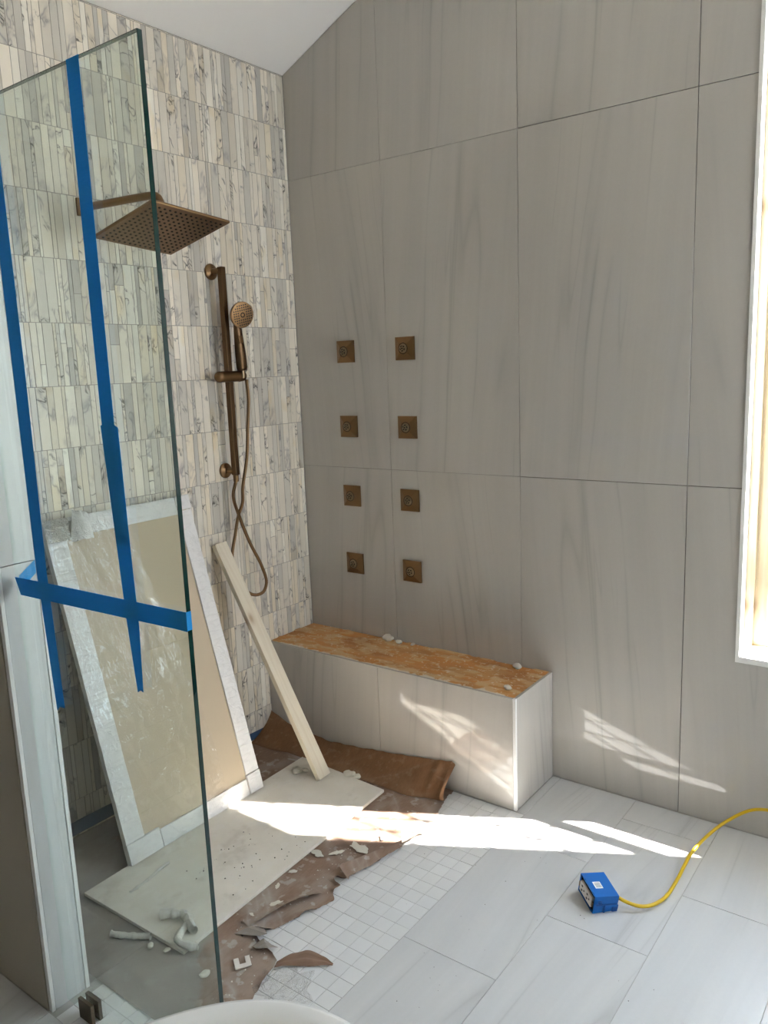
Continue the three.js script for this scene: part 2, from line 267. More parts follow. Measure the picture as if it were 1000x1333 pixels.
// pier that carries the glass, its plastered front and the rest of the shell
{
  const pier = struct('wall_pier', box(-0.2, 0.655, -0.12, 3.05, 1.678, 1.781), M.groutDark, 'narrow slab-faced wall end that the glass is fixed to');
  const fit = (y0, y1, oy) => uvBy(rbox(0.6565, 0.6675, y0, y1, 1.690, 1.7755, 0.0008, 1), (x, y, z) => [(z - 1.5) / 0.61, (y - oy) / 1.22]);
  obj('slab', fit(0.001, 1.1695, 0), M.floorA, pier); obj('slab', fit(1.1715, 2.39, 1.17), M.floorA, pier); obj('slab', fit(2.392, 3.04, 2.39), M.floorA, pier);
  obj('edge_trim', rbox(0.655, 0.6695, 0.001, 3.04, 1.7765, 1.7865, 0.001, 1), M.whiteTrim, pier);
  obj('edge_trim', rbox(0.655, 0.6695, 0.001, 3.04, 1.678, 1.689, 0.001, 1), M.whiteTrim, pier);
  struct('wall_front', boxUV(box(-1.4, 0.650, -0.12, 3.05, 1.7815, 1.7875)), M.plaster, 'unpainted grey wall left of the glass');
  struct('wall_outer_left', box(-1.6, -1.4, -0.12, 3.2, 1.6, ZF + 0.2), M.plaster);
  struct('wall_outer_back', box(-1.6, -0.2, -0.12, 3.2, 1.55, 1.7812), M.plaster);
  const cg = box(-1.6, -0.15, 2.75, 2.85, 1.55, ZF + 0.2); struct('ceiling_side', cg, M.ceiling);
  struct('wall_near', box(-1.6, XR + 0.2, -0.12, 3.7, ZF, ZF + 0.2), M.paint);
  const rw = new THREE.Shape([[0.012, -0.12], [-ZF, -0.12], [-ZF, 2.85], [0.012, 2.85]].map((p) => new THREE.Vector2(...p)));
  const OPEN = [{ z0: 0.12, z1: 0.92, y0: 0.85, y1: 2.25 }];  // added opening, out of view, that brings fill light in from the right
  for (const q of OPEN) rw.holes.push(new THREE.Path([[-q.z0, q.y0], [-q.z0, q.y1], [-q.z1, q.y1], [-q.z1, q.y0]].map((p) => new THREE.Vector2(...p))));
  const rg = new THREE.ExtrudeGeometry(rw, { depth: 0.16, bevelEnabled: false }); rg.rotateY(Math.PI / 2); rg.translate(XR, 0, 0); struct('wall_right', rg, M.paint);
  const fx0 = XR + 0.08, fx1 = XR + 0.13;
  OPEN.forEach((q, i) => {
    const w2 = new THREE.Group(); w2.name = 'window_' + (i + 2); scene.add(w2); tag(w2, ['added side window for fill light near the back wall, out of view', 'added side window for fill light further from the back wall, out of view'][i], null, null, 'structure');
    for (const b of [[q.y0, q.y0 + 0.06, q.z0, q.z1], [q.y1 - 0.06, q.y1, q.z0, q.z1], [q.y0 + 0.06, q.y1 - 0.06, q.z0, q.z0 + 0.06], [q.y0 + 0.06, q.y1 - 0.06, q.z1 - 0.06, q.z1]]) obj('frame', box(fx0, fx1, ...b), M.whitePaint, w2);
    obj('pane', box(XR + 0.100, XR + 0.104, q.y0 + 0.06, q.y1 - 0.06, q.z0 + 0.06, q.z1 - 0.06), M.pane, w2);
  });
}
// floor: screed, long tiles, mosaic
{
  const floor = struct('floor', box(-1.6, XR + 0.2, -0.12, -0.0015, -0.2, ZF + 0.2), M.groutFloor, 'white tiled bathroom floor');
  const cols = []; for (let x = 1.2525; x < XR; x += 0.2965) cols.push(x);
  const tileG = (x0, x1, z0, z1, k) => {
    const g = rbox(x0 + 0.0008, x1 - 0.0008, -0.009, 0.0003 * hash(k, 7, 2), z0 + 0.0008, z1 - 0.0008, 0.0006, 1), ou = 0.01 + 0.49 * hash(k, 1, 3), ov = 0.49 * hash(k, 2, 3), f = hash(k, 3, 3) > 0.5;
    return uvBy(g, (x, y, z) => [ou + (x - x0) / 0.61, ov + (f ? z - z0 : z1 - z) / 1.22]);
  };
  let k = 0;
  cols.forEach((x, i) => { const off = i % 2 ? 0.144 : 0.448; for (let z = off - 0.608; z < ZF; z += 0.608) { const z0 = Math.max(z, 0.001), z1 = Math.min(z + 0.608, ZF - 0.001), x1 = Math.min(x + 0.2965, XR - 0.001); if (z1 - z0 > 0.03) obj('floor_tile', tileG(x, x1, z0, z1, k++), M.floorA, floor); } });
  for (let x = 1.2525 - 0.2965; x > -1.4; x -= 0.2965) for (let z = 1.79; z < ZF; z += 0.608) obj('floor_tile', tileG(Math.max(x, -1.39), x + 0.2965, z, Math.min(z + 0.608, ZF - 0.001), k++), M.floorA, floor);
  obj('floor_tile', tileG(1.2205, 1.2525, 0.001, 0.3065, 91), M.floorA, floor);
  const variants = M.mosaic.map(() => rbox(0.0007, 0.0504, -0.0085, 0, 0.0007, 0.0504, 0.0006, 1));
  for (let c = 0; c < 24; c++) for (let r = 0; r < 29; r++) {
    const x = 1.2515 - 0.0511 * (c + 1), z = 0.3115 + 0.0511 * r - 0.003;
    const show = (x > 0.84 && r < 26) || (r >= 26 && x > 0.64); if (!show || z < 0.3075) continue;
    const o = obj('mosaic_tile', variants[(c + r) % 4], M.mosaic[Math.floor(hash(c, r, 9) * 4)], floor); o.position.set(x, 0.0004 * hash(c, r, 12) - 0.0002, z);
  }
}
// ------------------------------------------------------------------ window in the back wall
{
  const w = new THREE.Group(); w.name = 'window_1'; scene.add(w); tag(w, 'tall narrow wooden sash window at the right edge', null, null, 'structure');
  const { x0, x1, y0, y1 } = WIN;
  const ring = (ax, bx, ay, by, t, z0, z1, tb = t) => [box(ax, ax + t, ay, by, z0, z1), box(bx - t, bx, ay, by, z0, z1), box(ax + t, bx - t, ay, ay + tb, z0, z1), box(ax + t, bx - t, by - t, by, z0, z1)];
  const names = ['jamb_liner', 'jamb_liner', 'window_stool', 'head_liner'];
  ring(x0 + 0.0005, x1 - 0.0005, y0 + 0.0005, y1 - 0.0005, 0.012, -0.075, 0.003, 0.020).forEach((g, i) => obj(names[i], g, M.whitePaint, w));
  ring(x0 + 0.013, x1 - 0.013, y0 + 0.021, y1 - 0.013, 0.024, -0.096, -0.050, 0.025).forEach((g) => obj('frame', uvBy(g, (x, y, z) => [(x + z) * 9, y * 0.8]), M.windowWood, w));
  const ax = x0 + 0.038, bx = x1 - 0.038, ya = y0 + 0.022, yb = y1 - 0.038, za = -0.094, zb = -0.066, gx0 = 1.945, gx1 = 2.425, gy0 = 0.655, gy1 = yb - 0.045;
  const sash = new THREE.Group(); sash.name = 'sash'; w.add(sash);
  [box(ax, gx0, ya + 0.025, yb, za, zb), box(gx1, bx, ya + 0.025, yb, za, zb), box(gx0, gx1, ya + 0.025, gy0, za, zb), box(gx0, gx1, gy1, yb, za, zb), box(gx0, gx1, 1.020, 1.078, za, zb + 0.004)].forEach((g) => obj('sash_rail', uvBy(g, (x, y, z) => [(x + z) * 9, y * 0.8]), M.windowWood, sash));
  for (const [a, b] of [[gy0, 1.020], [1.078, gy1]]) obj('pane', box(gx0 + 0.0005, gx1 - 0.0005, a + 0.0005, b - 0.0005, -0.082, -0.079), M.pane, sash);
  for (const cx of [2.110, 2.268]) obj('muntin', box(cx - 0.011, cx + 0.011, 1.079, gy1, -0.0785, -0.0745), M.whitePaint, sash);
  obj('muntin', box(2.205, 2.213, gy0, 1.019, -0.0785, -0.0745), M.whitePaint, sash);
  for (const cy of [1.386, 1.725, 2.064, 2.40]) obj('muntin', box(gx0, gx1, cy - 0.013, cy + 0.013, -0.0745, -0.0695), M.whitePaint, sash);
}
// ------------------------------------------------------------------ garden outside
{
  tag(obj('patio_ground', box(-8, 12, -0.7, -0.55, -14, -0.3), M.patio), 'pale paved ground outside the window', null, null, 'structure');
  const t = thing('garden_shrub', 'green leafy shrub seen through the lower window pane', 'shrub', [1.75, -0.55, -2.6]);
  obj('stem', [0, 1, 2].map((i) => { const g = cyl(0.012, 0.022, 0.9, 6); g.rotateZ(0.25 * (i - 1)); g.translate(0.1 * (1 - i) * -1, 0.44, 0.03 * i); return g; }), M.bark, t);
  const lg = new THREE.CircleGeometry(0.05, 5); lg.scale(0.6, 1, 1);
  const leaves = new THREE.InstancedMesh(lg, M.leaf, 1400), q = new THREE.Object3D();
  for (let i = 0; i < 1400; i++) { const a = rr(0, 6.28), u = rr(-1, 1), r = 0.55 * Math.cbrt(rr(0.2, 1)); q.position.set(r * Math.sqrt(1 - u * u) * Math.cos(a) * 1.2, 0.72 + 0.75 * r * u, r * Math.sqrt(1 - u * u) * Math.sin(a)); q.rotation.set(rr(0, 6), rr(0, 6), rr(0, 6)); q.updateMatrix(); leaves.setMatrixAt(i, q.matrix); }
  leaves.name = 'leaves'; leaves.castShadow = leaves.receiveShadow = true; tag(leaves, null, null, null, 'stuff'); t.add(leaves);
}
// ------------------------------------------------------------------ bench
{
  const t = thing('shower_bench', 'long white slab bench with an unfinished orange top', 'bench', [0, 0, 0]);
  obj('core', box(0.004, 1.208, 0.004, 0.420, 0.002, 0.294), M.groutDark, t);
  const f = (x0, x1, ou) => uvBy(rbox(x0, x1, 0.001, 0.428, 0.2945, 0.306, 0.0007, 1), (x, y) => [(x - x0) / 0.61 * 0.98 + ou, y / 1.22 + 0.2]);
  obj('front_slab', f(0.002, 0.611, 0.01), M.benchA, t); obj('front_slab', f(0.6125, 1.2085, 0.01), M.benchB, t);
  obj('end_slab', uvBy(rbox(1.2085, 1.2195, 0.001, 0.428, 0.002, 0.2945, 0.0007, 1), (x, y, z) => [z / 0.61 + 0.3, y / 1.22 + 0.4]), M.benchA, t);
  obj('corner_trim', rbox(1.209, 1.2205, 0.001, 0.429, 0.295, 0.3065, 0.0015, 2), M.whiteTrim, t);
  const top = grid(120, 30, (u, v) => { const x = 0.004 + u * 1.2044, z = 0.002 + v * 0.292; return V(x, 0.4225 + 0.004 * sm(0.53, 0.60, fbm(u * 1.2 * 16 + v * 0.3 * 6, v * 0.3 * 34, 901, 5)) + 0.0012 * fbm(u * 60, v * 18, 3), z); }, true);
  obj('membrane_top', top, M.membrane, t);
}
// ------------------------------------------------------------------ glass screen and tape
{
  const t = thing('shower_screen', 'tall fixed glass shower panel crossed with blue tape', 'glass panel', [0, 0, 0]);
  obj('glass_pane', box(0.6705, 1.2842, 0.012, 2.1622, 1.7350, 1.7445), M.glass, t);
  tag(obj('polished_edge', rbox(1.2843, 1.2855, 0.012, 2.1634, 1.7347, 1.7448, 0.0004, 1), M.glassEdge, t), 'dark green polished glass edge');
  obj('polished_edge', rbox(0.6705, 1.2842, 2.1623, 2.1634, 1.7347, 1.7448, 0.0004, 1), M.glassEdge, t);
  for (const [z0, z1] of [[1.7456, 1.755], [1.7245, 1.7339]]) obj('clamp', rbox(0.742, 0.797, 0.003, 0.058, z0, z1, 0.001, 2), M.clampMetal, t);
}
const ZT = 1.7456;
function tapeStrip(pts, w, label, z = ZT) {      // pts [x,y] along the strip
  const n = pts.length - 1, c = new THREE.CatmullRomCurve3(pts.map((p) => V(p[0], p[1], z)));
  return c;
}
function flatTape(corners, z, label, extra = []) {
  const p = poly(corners, 0.00018); p.translate(0, 0, z); uvBy(p, (x, y) => [x * 6, y * 2]);
  return tag(obj('masking_tape', [p, ...extra], M.tape), label, 'tape', 'strips of blue tape on the glass');
}
{
  const jag = (x0, x1, y, d) => [[x1, y], [x1 - (x1 - x0) * 0.3, y + d], [x0 + (x1 - x0) * 0.35, y - d * 0.6], [x0, y + d * 0.5]];
  flatTape([[0.772, 2.1625], [0.770, 1.60], [0.770, 1.17], [0.789, 0.836], [0.801, 0.848], [0.823, 0.850], [0.812, 1.17], [0.8185, 1.60], [0.817, 2.1625]], ZT, 'blue masking tape strip down the left end of the glass beside the wall end');
  const fold = uvBy(box(1.078, 1.117, 2.1635, 2.1637, 1.7345, 1.7457), (x, y, z) => [x * 6, z]);
  flatTape([[1.078, 2.1635], [1.076, 1.48], [1.086, 1.262], [1.100, 1.258], [1.122, 1.266], [1.118, 1.38], [1.117, 1.507], [1.117, 2.1635]], ZT, 'upper middle blue tape strip hanging from the top edge of the glass', [fold]);
  flatTape([[1.072, 1.500], [1.086, 1.262], [1.095, 1.10], [1.109, 0.952], [1.119, 0.958], [1.128, 0.956], [1.135, 1.10], [1.131, 1.262], [1.128, 1.497], [1.100, 1.510]], ZT + 0.0003, 'lower middle blue tape strip ending in a tapered tip below the crossing tape');
  const wrap = uvBy(box(1.2856, 1.2858, 1.114, 1.151, 1.7345, 1.7465), (x, y, z) => [z * 6, y * 2]);
  const back = poly([[1.690, 1.166], [1.7445, 1.136], [1.7445, 1.100], [1.690, 1.135]], 0.00018); back.rotateY(Math.PI / 2); back.scale(1, 1, -1);
  const bp = []; { const g = new THREE.BufferGeometry(); const q = [[1.692, 1.172], [1.7345, 1.142], [1.7345, 1.106], [1.692, 1.140]]; const a = q.map((p) => [0.6700, p[1], p[0]]); g.setAttribute('position', new THREE.Float32BufferAttribute([...a[0], ...a[1], ...a[2], ...a[0], ...a[2], ...a[3]], 3)); g.setAttribute('uv', new THREE.Float32BufferAttribute([0, 0, 1, 0, 1, 1, 0, 0, 1, 1, 0, 1], 2)); g.computeVertexNormals(); bp.push(g); }
  flatTape([[0.672, 1.142], [0.69, 1.101], [0.80, 1.103], [1.2858, 1.113], [1.2858, 1.151], [0.80, 1.145]], ZT + 0.0006, 'horizontal blue tape strip wrapped round the glass edge and onto the wall end', [wrap, ...bp]);
  flatTape([[1.236, 1.1485], [1.236, 1.1125], [1.2860, 1.1122], [1.2860, 1.1515]], ZT + 0.0009, 'short blue tape patch doubled over the right edge of the glass');
}
// ------------------------------------------------------------------ rain shower
function along(g, a, b) { const d = b.clone().sub(a); g.applyQuaternion(new THREE.Quaternion().setFromUnitVectors(V(0, 1, 0), d.clone().normalize())); g.translate((a.x + b.x) / 2, (a.y + b.y) / 2, (a.z + b.z) / 2); return g; }
{
  const t = thing('rain_shower', 'large square bronze rain shower on a wall arm', 'shower head', [0, 2.155, 1.01]);
  const fl = rbox(0.001, 0.010, -0.029, 0.029, -0.029, 0.029, 0.003, 2); obj('wall_flange', fl, M.bronze, t);
  const arm = new THREE.CatmullRomCurve3([V(0.008, 0, 0), V(0.15, 0, -0.02), V(0.285, 0, -0.041), V(0.325, -0.006, -0.047), V(0.338, -0.028, -0.05), V(0.338, -0.075, -0.052)], false, 'catmullrom', 0.3);
  obj('shower_arm', new THREE.TubeGeometry(arm, 48, 0.0125, 16), M.bronze, t);
  const h = new THREE.Group(); h.name = 'spray_head'; h.position.set(0.325, -0.108, -0.058); h.rotation.set(-0.085, 0.004, 0.224, 'YXZ'); t.add(h);
  const S = 0.305;
  obj('head_plate', [rbox(-S / 2, S / 2, 0, 0.010, -S / 2, S / 2, 0.004, 3), (() => { const g = cyl(0.05, 0.148 * Math.SQRT2 * 0.98, 0.012, 4); g.rotateY(Math.PI / 4); g.translate(0, 0.015, 0); return g; })(), (() => { const g = cyl(0.02, 0.028, 0.03, 24); g.translate(0, 0.032, 0); return g; })()], M.bronze, h);
  const noz = []; for (let i = 0; i < 14; i++) for (let j = 0; j < 14; j++) { const g = cyl(0.0040, 0.0036, 0.0022, 8); g.translate((i - 6.5) * 0.0200, -0.0009, (j - 6.5) * 0.0200); noz.push(g); }
  obj('nozzles', noz, M.rubber, h);
}
// ------------------------------------------------------------------ slide bar, hand shower, hose
{
  const t = thing('slide_bar', 'tall bronze slide bar fixed to the marble stick wall', 'shower bar', [0, 0, 0.475]);
  obj('rail', rbox(0.050, 0.076, 1.19, 1.998, -0.011, 0.011, 0.003, 2), M.bronzeDark, t);
  for (const y of [1.985, 1.205]) {
    const fl = new THREE.LatheGeometry([[0, 0], [0.031, 0], [0.031, 0.005], [0.027, 0.010], [0.016, 0.012], [0.016, 0.016], [0, 0.016]].map((p) => new THREE.Vector2(...p)), 32); fl.rotateZ(-Math.PI / 2); fl.translate(0.001, y, 0);
    const a = obj('bracket', [fl, along(cyl(0.012, 0.012, 0.045, 20), V(0.012, y, 0), V(0.055, y, 0))], M.bronze, t);
  }
  const o = cyl(0.011, 0.011, 0.03, 20); o.translate(0.063, 1.178, 0); obj('hose_outlet', o, M.bronze, t);
  const sg = new THREE.CapsuleGeometry(0.0215, 0.115, 8, 24); sg.rotateX(Math.PI / 2); sg.translate(0.072, 1.581, -0.002);
  const sl = obj('slider', sg, M.bronze, t);
  const rg = new THREE.TorusGeometry(0.0216, 0.001, 8, 32); rg.translate(0.072, 1.581, -0.045); obj('slider_ring', rg, M.bronzeDark, sl);

  const h = thing('hand_shower', 'round-faced bronze hand shower held by the slider', 'hand shower', [0.088, 1.604, 0.424]);
  const hp = [[0, 0], [0.0165, 0], [0.0185, 0.01], [0.018, 0.06], [0.015, 0.13], [0.0125, 0.175], [0.0125, 0.20], [0, 0.20]];
  const hg = new THREE.LatheGeometry(hp.map((p) => new THREE.Vector2(...p)), 28); hg.scale(1.05, 1, 1.3); hg.rotateZ(-0.07); hg.rotateX(0.13); obj('handle', hg, M.bronzeDark, h);
  obj('button', (() => { const g = rbox(0.010, 0.018, 0.105, 0.135, -0.006, 0.012, 0.003, 2); g.rotateZ(-0.07); g.rotateX(0.13); return g; })(), M.bronze, h);
  const hd = new THREE.Group(); hd.name = 'spray_head'; hd.position.set(0.036, 0.211, 0.018); hd.quaternion.setFromUnitVectors(V(0, 1, 0), V(1, -0.2, 0.22).normalize()); h.add(hd);
  obj('head_body', new THREE.LatheGeometry([[0, -0.026], [0.022, -0.026], [0.040, -0.018], [0.049, -0.006], [0.0505, 0.004], [0.048, 0.008], [0, 0.008]].map((p) => new THREE.Vector2(...p)), 40), M.bronze, hd);
  const nz = []; for (let i = -4; i <= 4; i++) for (let j = -4; j <= 4; j++) { const r = Math.hypot(i, j); if (r > 4.6 || r < 1.5) continue; const g = cyl(0.0027, 0.0027, 0.002, 6); g.translate(i * 0.0092, 0.0085, j * 0.0092); nz.push(g); }
  obj('nozzles', nz, M.rubber, hd);
  const ce = []; for (let i = 0; i < 5; i++) { const g = rbox(-0.002, 0.002, 0.0075, 0.0095, -0.005, 0.005, 0.001, 1); g.rotateY(i * 1.257); g.translate(0.0075 * Math.cos(-i * 1.257), 0, 0.0075 * Math.sin(-i * 1.257)); ce.push(g); } obj('spray_center', ce, M.hole, hd);
  obj('hose_nut', (() => { const g = cyl(0.011, 0.009, 0.032, 20); g.translate(0, -0.016, 0); return g; })(), M.nickel, h);

  const hz = [[1.566, 0.405, 0.088], [1.487, 0.394, 0.08], [1.364, 0.408, 0.078], [1.255, 0.434, 0.09], [1.139, 0.465, 0.088], [1.076, 0.463, 0.078], [1.02, 0.470, 0.055], [0.95, 0.488, 0.05], [0.857, 0.505, 0.04], [0.79, 0.492, 0.035], [0.72, 0.462, 0.04], [0.68, 0.428, 0.05], [0.668, 0.395, 0.055], [0.675, 0.362, 0.06], [0.711, 0.342, 0.06], [0.786, 0.363, 0.06], [0.898, 0.424, 0.064], [1.008, 0.478, 0.075], [1.105, 0.490, 0.055], [1.150, 0.480, 0.060], [1.170, 0.475, 0.063]];
  const c = new THREE.CatmullRomCurve3(hz.map((p) => V(p[2], p[0], p[1])));
  const g = new THREE.TubeGeometry(c, 900, 0.0068, 12), p = g.attributes.position, nn = g.attributes.normal;
  for (let i = 0; i < p.count; i++) { const k = (Math.floor(i / 13) % 3 === 0 ? -0.0006 : 0.0002); p.setXYZ(i, p.getX(i) + nn.getX(i) * k, p.getY(i) + nn.getY(i) * k, p.getZ(i) + nn.getZ(i) * k); }
  g.computeVertexNormals();
  tag(obj('shower_hose', g, M.bronze), 'ribbed bronze hose looping below the slide bar', 'hose');
}
// ------------------------------------------------------------------ body sprays
{
  const root = thing('body_spray', 'x', 'body jet', [0, 0, 0], 0, 'square body jets on the back wall');
  const a = 0.0455, b = 0.0205, h0 = 0.007, h1 = 0.0185, P4 = (s, z) => [[-s, -s, z], [s, -s, z], [s, s, z], [-s, s, z]];
  const quad = (q) => { const g = new THREE.BufferGeometry(); g.setAttribute('position', new THREE.Float32BufferAttribute([q[0], q[1], q[2], q[0], q[2], q[3]].flat(), 3)); g.setAttribute('uv', new THREE.Float32BufferAttribute([0, 0, 1, 0, 1, 1, 0, 0, 1, 1, 0, 1], 2)); g.computeVertexNormals(); return g; };
  const A = P4(a, 0), B = P4(a, h0), Cc = P4(b, h1), gs = [quad([Cc[0], Cc[1], Cc[2], Cc[3]]), quad([A[3], A[2], A[1], A[0]])];
  for (let i = 0; i < 4; i++) { const j = (i + 1) % 4; gs.push(quad([A[i], A[j], B[j], B[i]]), quad([B[i], B[j], Cc[j], Cc[i]])); }
  obj('cover_plate', gs, M.bronzePlate, root);
  const ring = new THREE.TorusGeometry(0.0208, 0.0014, 10, 36); ring.translate(0, 0, h1 - 0.0006); obj('nozzle_ring', ring, M.hole, root);
  const face = new THREE.SphereGeometry(0.03, 24, 10, 0, Math.PI * 2, 0, 0.70); face.rotateX(Math.PI / 2); face.translate(0, 0, h1 - 0.0235);
  const f = obj('nozzle_face', face, M.nickel, root);
  const holes = []; for (let i = 0; i < 5; i++) { const g = rbox(-0.0022, 0.0022, -0.0038, 0.0038, -0.0015, 0.0009, 0.0008, 1); g.rotateZ(i * 1.2566 + 0.4); g.translate(0.0095 * Math.cos(i * 1.2566), 0.0095 * Math.sin(i * 1.2566), h1 + 0.0049); holes.push(g); } const ch = cyl(0.003, 0.003, 0.002, 12); ch.rotateX(Math.PI / 2); ch.translate(0, 0, h1 + 0.0062); holes.push(ch);
  obj('spray_holes', holes, M.hole, f);
  const order = ['topmost', 'second from the top', 'third from the top', 'lowest'], ys = [1.6645, 1.3495, 1.048, 0.746];
  let first = true;
  [0.278, 0.585].forEach((x, c) => ys.forEach((y, r) => {
    const o = first ? root : root.clone(); if (!first) { o.name = numbered('body_spray'); scene.add(o); } first = false;
    o.position.set(x, y, 0.0006); o.userData = { label: `${order[r]} bronze square body jet in the column ${c ? 'nearer the window' : 'nearer the marble stick wall'}`, category: 'body jet', group: 'square body jets on the back wall' };
    o.children[2].rotation.z = hash(c, r, 77) * 6;
  }));
}
// ------------------------------------------------------------------ paper on the shower floor
const XRIGHT = [[0.30, 0.955], [0.39, 0.972], [0.50, 1.003], [0.597, 1.022], [0.69, 1.004], [0.78, 0.986], [0.86, 0.974], [0.94, 0.953], [0.957, 0.962], [0.962, 0.926], [0.985, 0.934], [0.992, 0.968], [1.022, 0.964], [1.05, 0.990], [1.06, 0.984], [1.124, 0.968], [1.16, 0.952], [1.205, 0.940], [1.253, 0.926], [1.268, 0.905], [1.274, 0.880], [1.298, 0.905], [1.312, 0.945], [1.318, 0.988], [1.335, 1.026], [1.381, 1.040], [1.449, 1.058], [1.52, 1.075], [1.60, 1.095], [1.654, 1.105]];
const xr = (z) => { for (let i = 1; i < XRIGHT.length; i++) if (z <= XRIGHT[i][0]) { const a = XRIGHT[i - 1], b = XRIGHT[i]; return a[1] + (b[1] - a[1]) * (z - a[0]) / (b[0] - a[0]); } return XRIGHT[XRIGHT.length - 1][1]; };
{
  const z0 = 0.3085, z1 = 1.654, nz = 270, nx = 110;
  const g = grid(nx, nz, (u, v) => {
    const z = z0 + (z1 - z0) * v, R = xr(z) + 0.004 * (vn(z * 190, 3, 9) - 0.5) + 0.003 * (vn(z * 60, 8, 9) - 0.5), x = 0.004 + (R - 0.004) * Math.pow(u, 0.8);
    const e = Math.max(0, 1 - (R - x) / 0.03), inB = x > 0.28 && x < 0.82 && z > 0.4 && z < 1.5 ? 0 : 1;
    const y = 0.0022 + 0.0035 * inB * Math.pow(fbm(x * 14, z * 14, 31, 3), 2) + e * e * 0.010 * sm(0.35, 0.75, vn(z * 22, 1, 41)) * (z < 1.62 ? 1 : 0);
    return V(x, y, z);
  }, true);
  uvBy(g, (x, y, z) => [x / 1.2, (z + 0.02) / 1.72]);
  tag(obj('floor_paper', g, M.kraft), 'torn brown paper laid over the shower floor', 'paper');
  // grey dust and painted glass haze towards the glass end sit in the map
  // second layer folded along the torn edge
  const L = [[0.866, 1.285], [0.890, 1.20], [0.916, 1.112], [0.945, 1.05]], f = new THREE.CatmullRomCurve3(L.map((p) => V(p[0], 0, p[1])));
  const s2 = grid(80, 8, (u, v) => { const p = f.getPoint(u), e = Math.sin(Math.PI * Math.min(1, Math.max(0, u))); return V(p.x - 0.05 * (1 - v) + 0.003 * (vn(u * 30, 1, 5) - 0.5), 0.0072 + (0.002 + 0.016 * e) * v * v + 0.002 * vn(u * 20, v * 2, 8) * v, p.z - 0.012 * (1 - v)); }, true);
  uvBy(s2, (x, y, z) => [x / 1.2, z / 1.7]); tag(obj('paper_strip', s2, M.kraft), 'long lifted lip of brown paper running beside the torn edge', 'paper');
  const s3 = grid(40, 6, (u, v) => { const z = 0.955 - 0.24 * u, x = xr(z) - 0.05 * (1 - v) * (1 - 0.7 * u) + 0.003; return V(x + 0.004, 0.008 + 0.017 * (1 - v) * (1 - u * 0.6) + 0.003 * vn(u * 15, v * 3, 12), z - 0.018 * (1 - v)); }, false);
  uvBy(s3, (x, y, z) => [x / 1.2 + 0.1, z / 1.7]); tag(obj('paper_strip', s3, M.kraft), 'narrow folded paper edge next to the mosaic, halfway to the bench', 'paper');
  // torn flags
  const scrap = (pts, hs, label, mat = M.kraft) => {
    const c = [pts.reduce((a, p) => a + p[0], 0) / pts.length, pts.reduce((a, p) => a + p[1], 0) / pts.length], pos = [], n = pts.length;
    const y = (i) => hs[i % hs.length];
    for (let i = 0; i < n; i++) { const a = pts[i], b = pts[(i + 1) % n]; pos.push(c[0], hs[hs.length - 1] + 0.004, c[1], b[0], y((i + 1) % n), b[1], a[0], y(i), a[1]); }
    const g = new THREE.BufferGeometry(); g.setAttribute('position', new THREE.Float32BufferAttribute(pos, 3)); g.setAttribute('uv', new THREE.Float32BufferAttribute(new Float32Array(pos.length / 3 * 2), 2)); g.computeVertexNormals(); uvBy(g, (x, yy, z) => [x / 1.2 + 0.3, z / 1.7 + 0.2]);
    return tag(obj('paper_scrap', g, mat), label, 'paper');
  };
  scrap([[0.845, 1.325], [0.868, 1.292], [0.886, 1.262], [0.902, 1.262], [0.938, 1.283], [0.925, 1.300], [0.895, 1.312]], [0.006, 0.014, 0.008, 0.006, 0.018, 0.016, 0.014], 'pointed brown paper flap curling up beside the torn hole');
  scrap([[0.926, 1.330], [0.940, 1.300], [0.970, 1.300], [0.994, 1.296], [0.985, 1.325], [0.955, 1.345]], [0.006, 0.016, 0.010, 0.008, 0.022, 0.020], 'small curled paper flap at the notch of the torn paper');
  const tw = new THREE.CatmullRomCurve3([[1.03, 0.004, 1.345], [1.052, 0.014, 1.312], [1.080, 0.018, 1.290], [1.112, 0.014, 1.272], [1.136, 0.010, 1.264], [1.160, 0.004, 1.257]].map((p) => V(...p))), wd = [0.014, 0.026, 0.030, 0.024, 0.014, 0.004];
  const tg = grid(50, 8, (u, v) => { const p = tw.getPoint(u), k = u * 5, i = Math.min(4, Math.floor(k)), w = wd[i] + (wd[i + 1] - wd[i]) * (k - i); return V(p.x + 0.35 * w * (v - 0.5) * 2, Math.max(0.0015, 0.003 + p.y * (0.75 * Math.pow(Math.abs(Math.sin(5.2 * v + 0.5 + u * 1.1)), 0.7)) * (0.8 + 0.2 * Math.sin(u * 17))), p.z + w * (v - 0.5) * 1.6); }, true);
  uvBy(tg, (x, y, z) => [x, z]); tag(obj('paper_scrap', tg, M.kraftShred), 'long twisted shred of brown paper lying out on the white mosaic', 'paper');
  // the sheet turned up against the bench
  const topY = [[0.004, 0.105], [0.06, 0.085], [0.143, 0.058], [0.342, 0.046], [0.50, 0.060], [0.629, 0.076], [0.798, 0.098], [0.90, 0.114], [0.956, 0.126]];
  const ty = (x) => { for (let i = 1; i < topY.length; i++) if (x <= topY[i][0]) { const a = topY[i - 1], b = topY[i]; return a[1] + (b[1] - a[1]) * (x - a[0]) / (b[0] - a[0]); } return 0.126; };
  const fl = grid(140, 24, (u, v) => {
    const x = 0.006 + u * 0.948, T0 = ty(x) + 0.004 * (vn(x * 40, 1, 6) - 0.5), zb = 0.425 + 0.03 * vn(x * 9, 4, 6) - 0.04 * sm(0.85, 1, u);
    const bend = sm(0.74, 0.92, u) * (1 - sm(0.985, 1, u) * 0.3), cre = 0.010 * Math.sin(u * 95) * sm(0.82, 0.95, u) * v * (1 - v) * 4;
    const vv = v, y = 0.0065 + (T0 - 0.0065) * Math.pow(vv, 1.5), z = zb + (0.3115 - zb) * (1 - Math.pow(1 - vv, 1.25));
